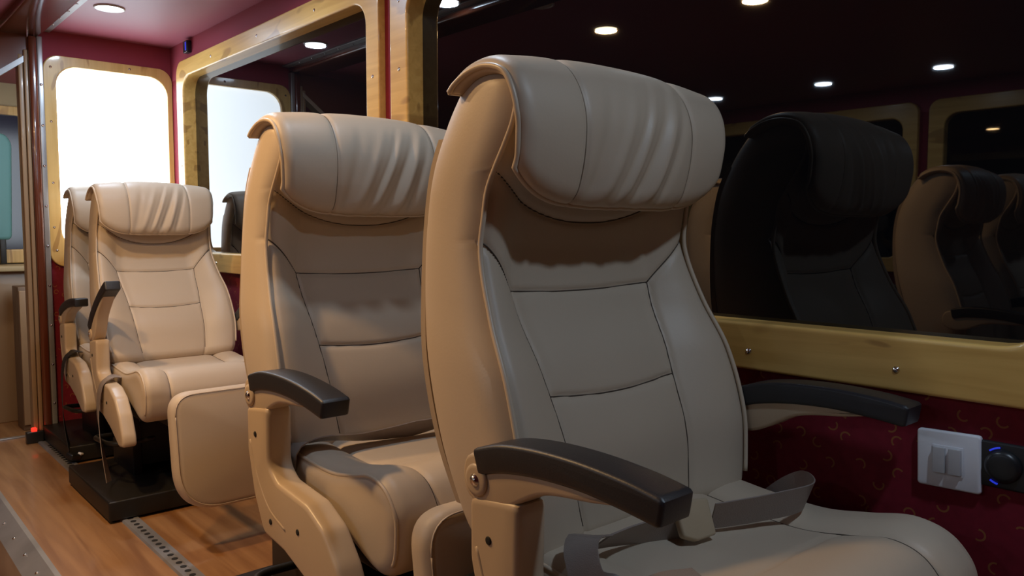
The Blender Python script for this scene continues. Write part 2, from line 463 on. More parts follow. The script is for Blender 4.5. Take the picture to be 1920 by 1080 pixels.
# bulkhead with the lit window
W3 = dict(y0=0.757, y1=1.284, z0=0.75, z1=1.652)
def bulk_boxes():
    y0, y1 = BACK_Y, BACK_Y + 0.05
    return [(0.74, 1.30, y0, y1, 0.0, 0.79), (0.74, 1.30, y0, y1, 1.61, CEIL), (0.74, 0.79, y0, y1, 0.79, 1.61), (1.262, 1.30, y0, y1, 0.79, 1.61)]
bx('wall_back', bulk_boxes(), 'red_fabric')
fn_b = lambda a, b, c: (a, BACK_Y - 0.02 - c, b)
sc3 = [(0.785, 1.60), (0.78, 1.37), (0.778, 1.11), (0.775, 0.92), (0.782, 0.82), (1.1, 1.632), (0.95, 0.79)]
make_window('window_3', W3, 0.05, fn_b, 'pine_back', 'lit_pane', r_out=0.06, r_in=0.085, depth=0.02, back=0.03, screws=sc3,
            screw_rot=(0, 0, -PI / 2), widths=(0.048, 0.022, 0.075, 0.042))
# post at the edge of the bulkhead: chrome strip, lacquered edge, grooved tan panel
def rivets(parent, pts, rot): 
    for p in pts: obj('rivet', screw_x, parent, p, rot)
t1 = bx('trim_1', [(0.736, 0.757, BACK_Y - 0.028, BACK_Y + 0.05, 0.0, 1.72)], 'brushed_metal', 0.003)
rivets(t1, [(0.7465, BACK_Y - 0.0285, z) for z in (0.16, 0.33, 0.5, 0.67, 0.84, 1.01, 1.18, 1.35, 1.52)], (0, 0, -PI / 2))
bx('trim_2', [(0.704, 0.736, BACK_Y - 0.034, BACK_Y + 0.05, 0.0, 1.72)], 'lacquer', 0.010)
bx('trim_3', [(0.688, 0.703, BACK_Y - 0.02, BACK_Y + 0.05, AISLE_Z, 1.66)], 'tan_panel', 0.004)
bx('trim_4', [(0.668, 0.686, BACK_Y - 0.012, BACK_Y + 0.05, AISLE_Z, 1.64)], 'tan_panel', 0.004)
# ceiling edge: chrome strip and lacquered beam along the aisle
t5 = bx('trim_5', [(0.752, 0.792, REAR_Y, BACK_Y + 0.0, CEIL - 0.008, CEIL - 0.0)], 'brushed_metal', 0.002)
rivets(t5, [(0.772, 3.05 + 0.13 * k, CEIL - 0.008) for k in range(6)], (0, PI / 2, 0))
bx('trim_6', [(0.60, 0.752, REAR_Y, BACK_Y + 0.03, CEIL - 0.035, CEIL + 0.02)], 'lacquer', 0.012)
# header over the aisle opening, with sloping lower edge and metal strip
hv = [(0.10, 1.20), (0.60, 1.565), (0.704, 1.645), (0.704, CEIL), (0.10, CEIL)]
def prism(pts, y0, y1, mat):
    L = len(pts)
    V = [(a, y0, b) for (a, b) in pts] + [(a, y1, b) for (a, b) in pts]
    return mesh_from(V, [tuple(range(L)), tuple(range(L, 2*L))] + [(i, (i+1) % L, L + (i+1) % L, L + i) for i in range(L)], mat, smooth=False)
struct(obj('trim_7', prism([(0.30, 1.33), (0.704, 1.645), (0.704, CEIL - 0.03), (0.30, CEIL - 0.03)], BACK_Y - 0.01, BACK_Y + 0.04, 'lacquer')))
struct(obj('trim_8', prism([(0.30, 1.305), (0.704, 1.62), (0.704, 1.645), (0.30, 1.33)], BACK_Y - 0.016, BACK_Y + 0.045, 'brushed_metal')))
# platform edge strip and the riser
t9 = struct(obj('trim_9', prism([(0.378, -0.03), (0.43, 0.002), (0.442, 0.004), (0.442, -0.01), (0.43, -0.03), (0.43, AISLE_Z), (0.378, AISLE_Z)], REAR_Y, 3.97, 'brushed_metal')))
rivets(t9, [(0.405, 1.9 + 0.16 * k, -0.0135) for k in range(12)], (0, -PI / 2 - 0.55, 0))
bx('trim_10', [(PLAT_X, 0.72, 3.955, 3.985, -0.1, 0.006)], 'brushed_metal', 0.002)

# seat tracks let into the floor
hole = disc_mesh(0.0085, 0.0012, 'dark_hole', 12, 0.3, axis='z')
def track(x, label):
    me = prism([(x - 0.026, 0.0), (x - 0.022, 0.006), (x - 0.010, 0.006), (x - 0.008, 0.004), (x + 0.008, 0.004), (x + 0.010, 0.006), (x + 0.022, 0.006), (x + 0.026, 0.0)], -0.4, 3.82, 'brushed_metal')
    o = tag(obj('seat_track', me), label, 'track', 'seat tracks in the platform floor')
    for k in range(75):
        y = 1.2 + 0.034 * k
        obj('hole', hole, o, (x, y, 0.0042))
track(0.70, 'perforated metal seat track nearest the aisle, let into the wood floor')
track(1.14, 'perforated metal seat track nearest the window wall, under the seats')

# ------------------------------------------------------------------ the coach seat (local: x across, -y front, z up, origin on the floor)
PV = Vector((0, 0.02, 0.48))               # recline axis of the backrest
YF = [(0.44, -0.115), (0.52, -0.108), (0.60, -0.098), (0.70, -0.066), (0.78, -0.022), (0.87, 0.012), (0.93, 0.008), (0.96, 0.002), (0.99, -0.014), (1.02, -0.032), (1.05, -0.046), (1.09, -0.050), (1.13, -0.03)]
YR = [(0.44, 0.055), (0.52, 0.090), (0.60, 0.125), (0.70, 0.158), (0.78, 0.176), (0.87, 0.184), (0.93, 0.182), (1.0, 0.168), (1.06, 0.140), (1.10, 0.110), (1.13, 0.075)]
HW = [(0.44, 0.238), (0.50, 0.252), (0.58, 0.260), (0.70, 0.257), (0.80, 0.244), (0.90, 0.234), (1.0, 0.230), (1.06, 0.226), (1.12, 0.22)]
CONC = [(0.44, 0.020), (0.52, 0.030), (0.60, 0.042), (0.70, 0.048), (0.81, 0.046), (0.90, 0.022), (0.98, 0.006), (1.12, 0.0)]
SEAM_U = [(0.44, 0.50), (0.52, 0.52), (0.665, 0.56), (0.81, 0.66)]
ZB, ZT = 0.445, 1.130
def sstep(a, b, x):
    t = max(0.0, min(1.0, (x - a) / (b - a))); return t * t * (3 - 2 * t)
def seam_dist(u, z):
    """distance (metres) to the nearest stitched seam of the backrest face"""
    hw = interp(HW, z); x = u * hw; d = 1.0
    au = abs(u)
    if z <= 0.815: d = min(d, abs(au - interp(SEAM_U, z)) * hw)
    # horizontal seams, sagging slightly
    if au < interp(SEAM_U, 0.81): d = min(d, abs(z - (0.812 - 0.006 * (1 - (au / 0.66) ** 2))))
    if au < interp(SEAM_U, 0.665): d = min(d, abs(z - (0.662 - 0.010 * (1 - (au / 0.56) ** 2))))
    if au >= 0.655:                                  # shoulder diagonals, bowed
        t = (au - 0.66) / 0.34
        zz = 0.812 + 0.075 * (1.25 * t - 0.25 * t * t)
        d = min(d, abs(z - zz) * 0.78)
    zz = 0.915 + 0.075 * abs(u) ** 2.2
    d = min(d, abs(z - zz) * 0.95)
    return d
def shrink(z):
    a = max(0.0, (z - 1.10) / (ZT - 1.10)); b = max(0.0, (ZB + 0.035 - z) / 0.035)
    sh = math.sqrt(max(0.0, 1 - a * a)) if a else 1.0
    sb = 0.55 + 0.45 * math.sqrt(max(0.0, 1 - b * b)) if b else 1.0
    return sh, sb, max(0.02, sh) * sb
def front_point(u, z):
    """point of the upholstered face: u across (-1..1), z height"""
    yf, yr, hw, cc = interp(YF, z), interp(YR, z), interp(HW, z), interp(CONC, z)
    sh, sb, k = shrink(z); ym = lerp(yf, yr, 0.55)
    yf2 = ym + (yf - ym) * k
    hw2 = hw * (1 - 0.10 * (1 - sh)) * (1 - 0.06 * (1 - sb))
    au = abs(u); us = interp(SEAM_U, min(z, 0.81))
    prof = 1 - sstep(us * 0.80, 1.0, au)
    dep = cc * prof * (1.0 if k > 0.8 else k / 0.8)
    if au > us: dep -= 0.007 * math.sin(PI * (au - us) / (1 - us)) * k      # soft bolster crown
    dep += 0.006 * sstep(0.93, 1.0, au)
    d = seam_dist(u, z)
    dep += (0.0040 * math.exp(-(d / 0.0042) ** 2) + 0.0045 * math.exp(-d / 0.018)) * k
    dep -= 0.010 * math.exp(-((z - 0.58) / 0.07) ** 2) * (1 - au ** 2)      # lumbar swell
    return Vector((u * hw2, yf2 + dep, z)), yf2, ym + (yr - ym) * k, hw2
def make_backrest():
    NF, NR, NZ = 141, 40, 170
    V, Fc = [], []
    for kz in range(NZ):
        z = lerp(ZB, ZT, kz / (NZ - 1))
        for i in range(NF):
            p, yf2, yr2, hw2 = front_point(-1 + 2 * i / (NF - 1), z); V.append(p)
        for i in range(1, NR + 1):
            th = PI * i / (NR + 1)
            cx, sx = math.cos(th), math.sin(th)
            x = hw2 * math.copysign(abs(cx) ** 0.17, cx)
            y = yf2 + 0.004 + (yr2 - yf2 - 0.004) * abs(sx) ** 0.46
            x *= 1 + 0.022 * math.sin(PI * max(0, min(1, (y - yf2) / max(1e-5, yr2 - yf2))))
            V.append((x, y, z))
    L = NF + NR
    for k in range(NZ - 1):
        for i in range(L): Fc.append((k*L + i, k*L + (i+1) % L, (k+1)*L + (i+1) % L, (k+1)*L + i))
    Fc.append(tuple(range(L))); Fc.append(tuple((NZ-1)*L + i for i in range(L)))
    return mesh_from([Vector(v) - PV for v in V], Fc, 'leather')
def back_seams():
    """stitched seam lines lying in the grooves"""
    def line(f, n=40): return [front_point(*f(k / (n - 1)))[0] - PV - Vector((0, 0.0004, 0)) for k in range(n)]
    out = []
    u0, u1 = interp(SEAM_U, 0.81), interp(SEAM_U, 0.665)
    out.append(line(lambda t: (lerp(-u0, u0, t), 0.812 - 0.006 * (1 - (lerp(-1, 1, t)) ** 2))))
    out.append(line(lambda t: (lerp(-u1, u1, t), 0.662 - 0.010 * (1 - (lerp(-1, 1, t)) ** 2))))
    for sg in (-1, 1):
        out.append(line(lambda t: (sg * interp(SEAM_U, lerp(0.48, 0.812, t)), lerp(0.48, 0.812, t)), 60))
        out.append(line(lambda t: (sg * (0.66 + 0.32 * t), 0.812 + 0.075 * (1.25 * t - 0.25 * t * t)), 24))
    out.append(line(lambda t: (lerp(-0.975, 0.975, t), 0.915 + 0.075 * abs(lerp(-0.975, 0.975, t)) ** 2.2), 60))
    return out
def edge_path(sx, z0, z1, n=60, out=0.002):
    P = []
    for k in range(n):
        z = lerp(z0, z1, k / (n - 1))
        P.append(Vector((sx * (interp(HW, z) + out - 0.002), interp(YF, z) + 0.001, z)) - PV)
    return P
# draped headrest pad
PATH_C = [(0.088, 1.112), (0.072, 1.128), (0.040, 1.146), (0.0, 1.151), (-0.036, 1.140), (-0.064, 1.108), (-0.079, 1.06), (-0.076, 1.005), (-0.064, 0.960), (-0.050, 0.932)]
PATH_E = [(0.088, 1.108), (0.072, 1.120), (0.040, 1.133), (0.0, 1.136), (-0.040, 1.124), (-0.062, 1.096), (-0.071, 1.06), (-0.070, 1.030), (-0.066, 1.004), (-0.058, 0.982)]
def make_flap():
    NU, NS = 141, 100
    pc = smooth_path([(0, a, b) for a, b in PATH_C], NS); pe = smooth_path([(0, a, b) for a, b in PATH_E], NS)
    rnd = random.Random(3)
    folds = [(-0.16, 0.50, 0.050, 0.0042), (0.02, 0.55, 0.042, 0.0055), (0.16, 0.50, 0.040, -0.0055), (0.26, 0.42, 0.042, 0.0060), (0.38, 0.34, 0.036, -0.0040), (-0.34, 0.30, 0.05, -0.0032), (-0.02, 0.5, 0.03, -0.004)]
    def surf(u, k):
        s = k / (NS - 1); au = abs(u)
        m = 1 - au ** lerp(2.3, 5.0, sstep(0.45, 0.8, s))
        p = pe[k].lerp(pc[k], m)
        hw = 0.238 - 0.008 * sstep(0.55, 1.0, s)
        x = u * hw
        # rounded lower corners
        p = p + Vector((x, 0, 0))
        return p
    grid = [[surf(-1 + 2 * i / (NU - 1), k) for i in range(NU)] for k in range(NS)]
    outer, inner = [], []
    for k in range(NS):
        s = k / (NS - 1)
        for i in range(NU):
            u = -1 + 2 * i / (NU - 1)
            a = grid[min(k+1, NS-1)][i] - grid[max(k-1, 0)][i]; b = grid[k][min(i+1, NU-1)] - grid[k][max(i-1, 0)]
            n = b.cross(a).normalized()
            if n.y > 0 and s > 0.6: n = -n
            if n.z < 0 and s < 0.6: n = -n
            edge = min(1.0, (1 - abs(u)) / 0.10); es = min(1.0, (1 - s) / 0.10, s / 0.06)
            e = math.sqrt(max(0, 1 - (1 - edge) ** 2)) * math.sqrt(max(0, 1 - (1 - es) ** 2))
            d = -0.010 * (1 - e)
            lo = sstep(0.38, 0.68, s) * 1.25
            for (u0, kk, sg, amp) in folds:
                uc = u0 + kk * (0.72 - s) * 1.25
                d += amp * math.exp(-((u - uc) / sg) ** 2) * lo * (0.55 + 0.45 * sstep(0.5, 0.85, s)) * (1 - 0.85 * sstep(0.88, 0.985, s))
            for us in (-0.50, 0.53):
                du = abs(u - us - 0.03 * math.copysign(1, us) * (s - 0.5)) * 0.24
                d -= (0.0030 * math.exp(-(du / 0.0038) ** 2) + 0.003 * math.exp(-du / 0.014)) * sstep(0.08, 0.2, s)
            # puckers along the lower hem
            d += 0.0006 * math.sin(u * 52 + 2 * math.sin(u * 9)) * sstep(0.84, 0.97, s) * (1 if abs(u) < 0.55 else 0.25)
            P = grid[k][i]
            outer.append(P + n * (d + 0.004 * e)); inner.append(P - n * (0.012 + 0.010 * e))
    V = outer + inner; K = NU * NS; Fc = []
    for k in range(NS - 1):
        for i in range(NU - 1):
            a = k*NU + i
            Fc.append((a, a + 1, a + 1 + NU, a + NU)); Fc.append((K + a, K + a + NU, K + a + 1 + NU, K + a + 1))
    bnd = [i for i in range(NU)] + [k*NU + NU - 1 for k in range(1, NS)] + [(NS-1)*NU + i for i in range(NU - 2, -1, -1)] + [k*NU for k in range(NS - 2, 0, -1)]
    for j in range(len(bnd)):
        a, b = bnd[j], bnd[(j+1) % len(bnd)]
        Fc.append((a, b, K + b, K + a))
    me = mesh_from([Vector(v) - PV for v in V], Fc, 'leather')
    hem = [outer[b].lerp(inner[b], 0.15) - PV for b in bnd]
    hem.append(hem[0].copy())
    sm = []
    for us in (-0.50, 0.53):
        P = []
        for k in range(int(NS * 0.14), NS - 3):
            s = k / (NS - 1); u = us + 0.03 * math.copysign(1, us) * (s - 0.5)
            i = (u + 1) / 2 * (NU - 1); i0 = int(i)
            P.append(outer[k*NU + i0].lerp(outer[k*NU + i0 + 1], i - i0) - PV)
        sm.append(P)
    return me, hem, sm
# seat cushion
CUSH = [(-0.035, 0.400), (-0.040, 0.455), (-0.075, 0.472), (-0.16, 0.466), (-0.26, 0.462), (-0.335, 0.474), (-0.395, 0.486), (-0.440, 0.474), (-0.470, 0.440), (-0.482, 0.405), (-0.474, 0.355), (-0.445, 0.325), (-0.405, 0.322), (-0.32, 0.352), (-0.20, 0.388), (-0.10, 0.392)]
def make_cushion():
    NT, NU = 150, 111; HWC = 0.252; r = 0.030
    loop = smooth_path([(0, a, b) for a, b in CUSH], NT, closed=True)
    nor = []
    for i in range(NT):
        d = loop[(i+1) % NT] - loop[i-1]; nor.append(Vector((0, -d.z, d.y)).normalized())
    cen = sum(loop, Vector()) / NT
    if sum(nor[i].dot(cen - loop[i]) for i in range(NT)) < 0: nor = [-n for n in nor]      # inward
    V, Fc = [], []
    xs = [HWC * math.sin(PI / 2 * (-1 + 2 * i / (NU - 1))) * 0.35 + 0.65 * HWC * (-1 + 2 * i / (NU - 1)) for i in range(NU)]
    seams = (-0.155, 0.155)
    for x in xs:
        ax = abs(x); a = max(0.0, (ax - (HWC - r)) / r); ins = r * (1 - math.sqrt(max(0, 1 - a * a)))
        for i in range(NT):
            p = loop[i]; top = sstep(0.40, 0.45, p.z)
            d = 0.0
            ds = min(abs(ax - 0.155), 1)
            d += (0.0042 * math.exp(-(ds / 0.0040) ** 2) + 0.005 * math.exp(-ds / 0.018)) * sstep(0.33, 0.40, p.z)
            if p.z > 0.455:                                    # cross seam behind the front roll
                dy = abs(p.y + 0.315 + 0.02 * (x / 0.25) ** 2)
                d += (0.003 * math.exp(-(dy / 0.005) ** 2) + 0.003 * math.exp(-dy / 0.02)) * (1 if ax < 0.155 else 0)
            # bolsters stand a little higher than the middle
            d -= 0.012 * math.sin(PI * min(1, max(0, (ax - 0.155) / (HWC - 0.155)))) * top * sstep(-0.02, -0.10, p.y) if False else 0.0
            d -= 0.010 * sstep(0.14, 0.20, ax) * top * (1 if p.y < -0.06 else 0.3)
            q = p + nor[i] * (ins + d)
            V.append((x, q.y, q.z))
    for k in range(NU - 1):
        for i in range(NT): Fc.append((k*NT + i, k*NT + (i+1) % NT, (k+1)*NT + (i+1) % NT, (k+1)*NT + i))
    Fc.append(tuple(range(NT))); Fc.append(tuple((NU-1)*NT + i for i in range(NT)))
    me = mesh_from(V, Fc, 'leather'); sharp(me, 60)
    pip = []
    for sx in (-1, 1):
        P = []
        for i in range(NT):
            if loop[i].z > 0.345 and loop[i].y < -0.05 and not (loop[i].z < 0.44 and loop[i].y > -0.40):
                P.append(Vector((sx * (HWC - 0.008), 0, 0)) + loop[i] + nor[i] * (r * 0.30 - 0.009 * sstep(0.40, 0.45, loop[i].z)))
        pip.append(P)
    sm = []
    for x in seams:
        j = min(range(NU), key=lambda q: abs(xs[q] - x))
        P = [Vector(V[j*NT + i]) for i in range(NT) if loop[i].z > 0.40 and loop[i].y < -0.06]
        sm.append(P)
    return me, pip, sm

# moulded side cover: upright column that sweeps forward and down (y, z outline)
COVER = [(-0.060, 0.562), (-0.155, 0.575), (-0.152, 0.462), (-0.185, 0.440), (-0.300, 0.428), (-0.360, 0.400), (-0.405, 0.350), (-0.440, 0.285), (-0.445, 0.250), (-0.395, 0.245), (-0.300, 0.290), (-0.210, 0.318), (-0.125, 0.328), (-0.085, 0.395), (-0.060, 0.480)]
COVER_R = [0.012, 0.012, 0.03, 0.03, 0.05, 0.05, 0.05, 0.03, 0.02, 0.02, 0.05, 0.05, 0.03, 0.05, 0.05]
AX = 0.292                                   # arm and cover centre line
APV = Vector((0, -0.074, 0.586))             # armrest pivot (y, z)
def make_arm():
    """armrest bracket, pad and pivot parts; coordinates relative to the pivot"""
    br = [(0.030, 0.006), (0.022, 0.027), (0.0, 0.034), (-0.04, 0.030), (-0.12, 0.030), (-0.20, 0.018), (-0.235, 0.004), (-0.20, -0.001), (-0.12, -0.004), (-0.06, -0.026), (-0.025, -0.035), (0.010, -0.030), (0.028, -0.015)]
    brp = smooth_path([(a, b, 0) for a, b in br], 70, closed=True)
    bracket = puff([(p.x, p.y) for p in brp], 0.044, 0.006, lambda a, b, c: (c, a, b), 'beige_plastic', 3)
    top = [(0.002, 0.040), (-0.05, 0.050), (-0.11, 0.051), (-0.18, 0.045), (-0.25, 0.033), (-0.300, 0.020)]
    bot = [(-0.291, -0.012), (-0.245, -0.001), (-0.18, 0.011), (-0.11, 0.016), (-0.05, 0.014), (-0.006, 0.006)]
    tp = smooth_path([(a, b, 0) for a, b in top], 26); bt = smooth_path([(a, b, 0) for a, b in bot], 26)
    pad = puff(rounded_poly([(p.x, p.y) for p in tp + bt], 0.006, 3), 0.054, 0.0055, lambda a, b, c: (c, a, b), 'black_rubber', 4, n=120)
    cap = disc_mesh(0.021, 0.005, 'beige_plastic', 28, 0.4)
    bolt = disc_mesh(0.0085, 0.004, 'chrome', 20, 0.6)
    return bracket, pad, cap, bolt
def make_leg_rest():
    o = rounded_poly([(-0.243, 0.0), (0.243, 0.0), (0.243, -0.335), (-0.243, -0.335)], [0.06, 0.06, 0.125, 0.125], 14)
    pad = puff(o, 0.060, 0.024, lambda a, b, c: (a, c, b), 'leather', 6, n=150, dome=0.010)
    o2 = [Vector((p.x * 0.962, (p.y + 0.17) * 0.948 - 0.17)) for p in o]
    o2 = resample(o2 + [o2[0]], 120, True)
    hem = [Vector((p.x, -0.028, p.y)) for p in o2]; hem.append(hem[0].copy())
    return pad, hem

G = {}
G['backrest'] = make_backrest()
G['back_seam'] = [tube_mesh([p], 0.0013, 'seam', 6) for p in back_seams()]
G['back_pipe'] = [tube_mesh([edge_path(s, 0.49, 1.085)], 0.0038, 'piping') for s in (-1, 1)]
G['flap'], hem, fs = make_flap()
G['flap_seam'] = [tube_mesh([p], 0.0009, 'seam_light', 6) for p in fs]
G['flap_pipe'] = tube_mesh([hem], 0.0042, 'piping')
G['cushion'], cp, cs_ = make_cushion()
G['cush_seam'] = [tube_mesh([p], 0.0011, 'seam', 6) for p in cs_]
G['cush_pipe'] = [tube_mesh([p], 0.0034, 'piping') for p in cp]
co = rounded_poly(COVER, COVER_R, 6)
co2 = rounded_poly([(-0.060, 0.430), (-0.20, 0.432)] + COVER[4:13] + [(-0.075, 0.39)], 0.03, 6)
G['cover_low'] = puff(co2, 0.050, 0.009, lambda a, b, c: (c, a, b), 'beige_plastic', 4, n=120)
G['cover'] = puff(co, 0.050, 0.009, lambda a, b, c: (c, a, b), 'beige_plastic', 4, n=140)
rib = smooth_path([(0, -0.075, 0.50), (0, -0.10, 0.44), (0, -0.15, 0.385), (0, -0.22, 0.36)], 24)
G['rib'] = tube_mesh([rib], 0.0042, 'beige_plastic', 8)
G['bracket'], G['pad'], G['cap'], G['bolt'] = make_arm()
G['screw'] = disc_mesh(0.0055, 0.002, 'dark_hole', 12, 0.4)
G['leg_rest'], lh = make_leg_rest()
G['leg_pipe'] = tube_mesh([lh], 0.0016, 'leather', 6)
# rear plastic shell, following the back of the upholstery
def make_shell():
    V, Fc = [], []; NZ, NX = 30, 24
    for k in range(NZ):
        z = lerp(0.50, 1.04, k / (NZ - 1)); hw = interp(HW, z) * 0.93; yr = interp(YR, z)
        for i in range(NX):
            u = -1 + 2 * i / (NX - 1)
            V.append((u * hw, yr + 0.012 - 0.020 * abs(u) ** 3, z))
    n = len(V)
    V += [(x, y - 0.012, z) for (x, y, z) in V]
    for k in range(NZ - 1):
        for i in range(NX - 1):
            a = k*NX + i; Fc += [(a, a+1, a+1+NX, a+NX), (n+a, n+a+NX, n+a+1+NX, n+a+1)]
    b = [i for i in range(NX)] + [k*NX + NX - 1 for k in range(1, NZ)] + [(NZ-1)*NX + i for i in range(NX-2, -1, -1)] + [k*NX for k in range(NZ-2, 0, -1)]
    for j in range(len(b)): p, q = b[j], b[(j+1) % len(b)]; Fc.append((p, q, n+q, n+p))
    return sharp(mesh_from([Vector(v) - PV for v in V], Fc, 'back_plastic'), 50)
G['shell'] = make_shell()
G['plinth'] = boxes_mesh([(-0.285, 0.285, -0.20, 0.30, 0.008, 0.070)], 'black_steel', 0.006)
G['frame'] = boxes_mesh([(-0.20, -0.165, -0.16, 0.10, 0.07, 0.37), (0.165, 0.20, -0.16, 0.10, 0.07, 0.37), (-0.165, 0.165, -0.14, 0.08, 0.10, 0.30), (-0.235, 0.235, -0.40, 0.02, 0.318, 0.345), (-0.265, 0.265, -0.06, 0.0, 0.33, 0.40)], 'black_steel', 0.004)
G['leg_arm'] = boxes_mesh([(-0.012, 0.012, -0.23, 0.0, 0.30, 0.325)], 'black_steel', 0.003)
G['loop'] = tube_mesh([smooth_path([(-0.20, -0.02, 0.20), (-0.27, -0.03, 0.205), (-0.305, -0.06, 0.21), (-0.31, -0.12, 0.215), (-0.31, -0.24, 0.225), (-0.29, -0.29, 0.23), (-0.24, -0.30, 0.23), (-0.16, -0.29, 0.23)], 50)], 0.009, 'black_steel', 10)
G['lever'] = tube_mesh([smooth_path([(-0.21, -0.30, 0.30), (-0.215, -0.345, 0.36), (-0.22, -0.37, 0.40)], 14)], 0.006, 'black_steel', 8)
G['knob'] = tube_mesh([smooth_path([(-0.2195, -0.367, 0.395), (-0.221, -0.378, 0.415), (-0.222, -0.389, 0.437)], 10)], 0.011, 'black_rubber', 12)

def make_seat(label, x, y, yaw=0.0, recline=0.0, arms=(0.0, 0.0), leg_tilt=-8.0, leg=-0.545, group=None, base_z=0.0, far=False, scale=(1, 1, 1), plinth=None):
    s = empty('coach_seat', (x, y, base_z), yaw)
    tag(s, label, 'seat', group)
    s.scale = scale; inv = tuple(1 / k for k in scale)
    rot = (-math.radians(recline), 0, 0)
    def pv(name, me, par=s):
        if par is s: return obj(name, me, s, PV, rot)
        return obj(name, me, par)
    b = pv('backrest', G['backrest'])
    for m in G['back_pipe']: obj('piping', m, b)
    obj('back_shell', G['shell'], b)
    if not far:
        for m in G['back_seam']: obj('seam', m, b)
    f = pv('headrest_pad', G['flap']); obj('piping', G['flap_pipe'], f)
    if not far:
        for m in G['flap_seam']: obj('seam', m, f)
    c = obj('seat_cushion', G['cushion'], s)
    for m in G['cush_pipe']: obj('piping', m, c)
    if not far:
        for m in G['cush_seam']: obj('seam', m, c)
    for k, sx in enumerate((-1, 1)):
        cv = obj('side_cover', G['cover'] if sx < 0 else G['cover_low'], s, (sx * AX, 0, 0))
        if not far and sx < 0:
            obj('rib', G['rib'], cv, (sx * 0.0222, 0, 0))
            for (a, bz) in ((-0.10, 0.515), (-0.27, 0.372), (-0.16, 0.36)):
                obj('screw', G['screw'], cv, (sx * 0.0248, a, bz), (0, 0, 0 if sx > 0 else PI))
        ar = obj('armrest', G['bracket'], s, (sx * AX, APV.y, APV.z), (-math.radians(arms[k]), 0, 0))
        obj('arm_pad', G['pad'], ar)
        if not far:
            cp_ = obj('pivot_cap', G['cap'], ar, (sx * 0.0215, 0.0, 0.0), (0, 0, 0 if sx > 0 else PI))
            obj('pivot_bolt', G['bolt'], ar, (sx * 0.0255, 0, 0), (0, 0, 0 if sx > 0 else PI))
    if leg:
        lr = obj('leg_rest', G['leg_rest'], s, (0, leg / scale[1], 0.455 / scale[2]), (math.radians(leg_tilt), 0, 0))
        lr.scale = inv
        obj('piping', G['leg_pipe'], lr)
        for sx in (-0.15, 0.15):
            la = obj('leg_rest_arm', G['leg_arm'], s, (sx, -0.30, 0)); la.scale = (1, (-leg / scale[1] - 0.30 - 0.012) / 0.23, 1)
    pl = obj('floor_plinth', plinth or G['plinth'], s); pl.scale = inv; obj('support_frame', G['frame'], s)
    if not far:
        obj('recline_bar', G['loop'], s)
        lv = obj('recline_lever', G['lever'], s); obj('knob', G['knob'], lv)
    return s
GR = 'beige coach seats along the window wall'
XC = 0.93
s1 = make_seat('large beige leather coach seat nearest the camera, beside the white switch plate', XC, 0.835, arms=(6, 7), group=GR)
s2 = make_seat('beige leather coach seat second from the camera, grey belt lying across its cushion', XC, 1.53, arms=(3, 3), leg=-0.52, group=GR)
s3 = make_seat('brightly lit beige coach seat with raised armrest, third from the camera', 0.95, 2.97, recline=13, arms=(38, 20), leg=-0.74, group=GR, scale=(0.86, 0.92, 0.95),
               plinth=boxes_mesh([(-0.312, 0.25, -0.385, 0.13, 0.008, 0.070)], 'black_steel', 0.006))
s4 = make_seat('beige coach seat rearmost by the lit window, mostly hidden behind the third seat', 0.985, 3.57, recline=3, arms=(16, 0), leg=None, group=GR, scale=(0.86, 0.92, 0.95))
s4_leg = [o for o in s4.children if o.name.startswith('leg_rest')]

# seat belts (parts of their seats)
def belt(seat, name, pts, sides, width=0.046, mat='belt', n=40, thick=0.0022):
    m = seat.matrix_basis.copy() if False else None
    loc = Vector(seat.location)
    rz = Matrix.Rotation(-seat.rotation_euler.z, 3, 'Z')
    P = [rz @ (Vector(p) - loc) for p in pts]
    P = [Vector((p.x / seat.scale.x, p.y / seat.scale.y, p.z / seat.scale.z)) for p in P]
    return obj(name, ribbon_mesh(P, [rz @ Vector(q) for q in sides], width, thick, mat, n), seat)
b1 = belt(s1, 'seat_belt', [(1.205, 0.69, 0.44), (1.185, 0.63, 0.488), (1.11, 0.575, 0.499), (1.03, 0.598, 0.495), (0.945, 0.632, 0.493)],
          [(0, -0.25, 1), (0.2, -0.3, 1), (0.0, -0.35, 1), (-0.02, -0.4, 1), (0, -0.4, 1)])
tg = rounded_poly([(-0.034, -0.020), (-0.012, -0.029), (0.026, -0.026), (0.030, 0.026), (-0.012, 0.029), (-0.034, 0.020)], 0.005, 4)
ton = obj('belt_tongue', puff(tg, 0.014, 0.004, lambda a, b, c: (a, b, c), 'belt_plastic', 3, n=80), s1,
          Vector((0.915, 0.640, 0.494)) - Vector(s1.location), (math.radians(62), math.radians(2), math.radians(-10)))
obj('seat_belt', ribbon_mesh([Vector(p) - Vector(s1.location) for p in [(0.905, 0.648, 0.487), (0.86, 0.665, 0.486), (0.80, 0.674, 0.490), (0.755, 0.674, 0.494)]],
    [(0, -0.35, 0.9), (0.05, -0.4, 0.9), (0.1, -0.5, 0.8), (0.15, -0.7, 0.6)], 0.046, 0.0022, 'belt', 30), s1)
obj('belt_loop', ribbon_mesh([Vector(p) - Vector(s1.location) for p in [(0.745, 0.665, 0.505), (0.715, 0.668, 0.512), (0.692, 0.650, 0.498), (0.690, 0.63, 0.47), (0.715, 0.60, 0.462), (0.76, 0.57, 0.475), (0.80, 0.55, 0.476)]],
    [(0.1, -0.9, 0.4), (0.2, -0.9, 0.1), (0.1, -1, 0.1), (0.2, -0.9, 0.1), (0.3, -0.8, 0.2), (0.5, 0.8, 0), (0.5, 0.8, 0)], 0.046, 0.0022, 'belt', 40), s1)
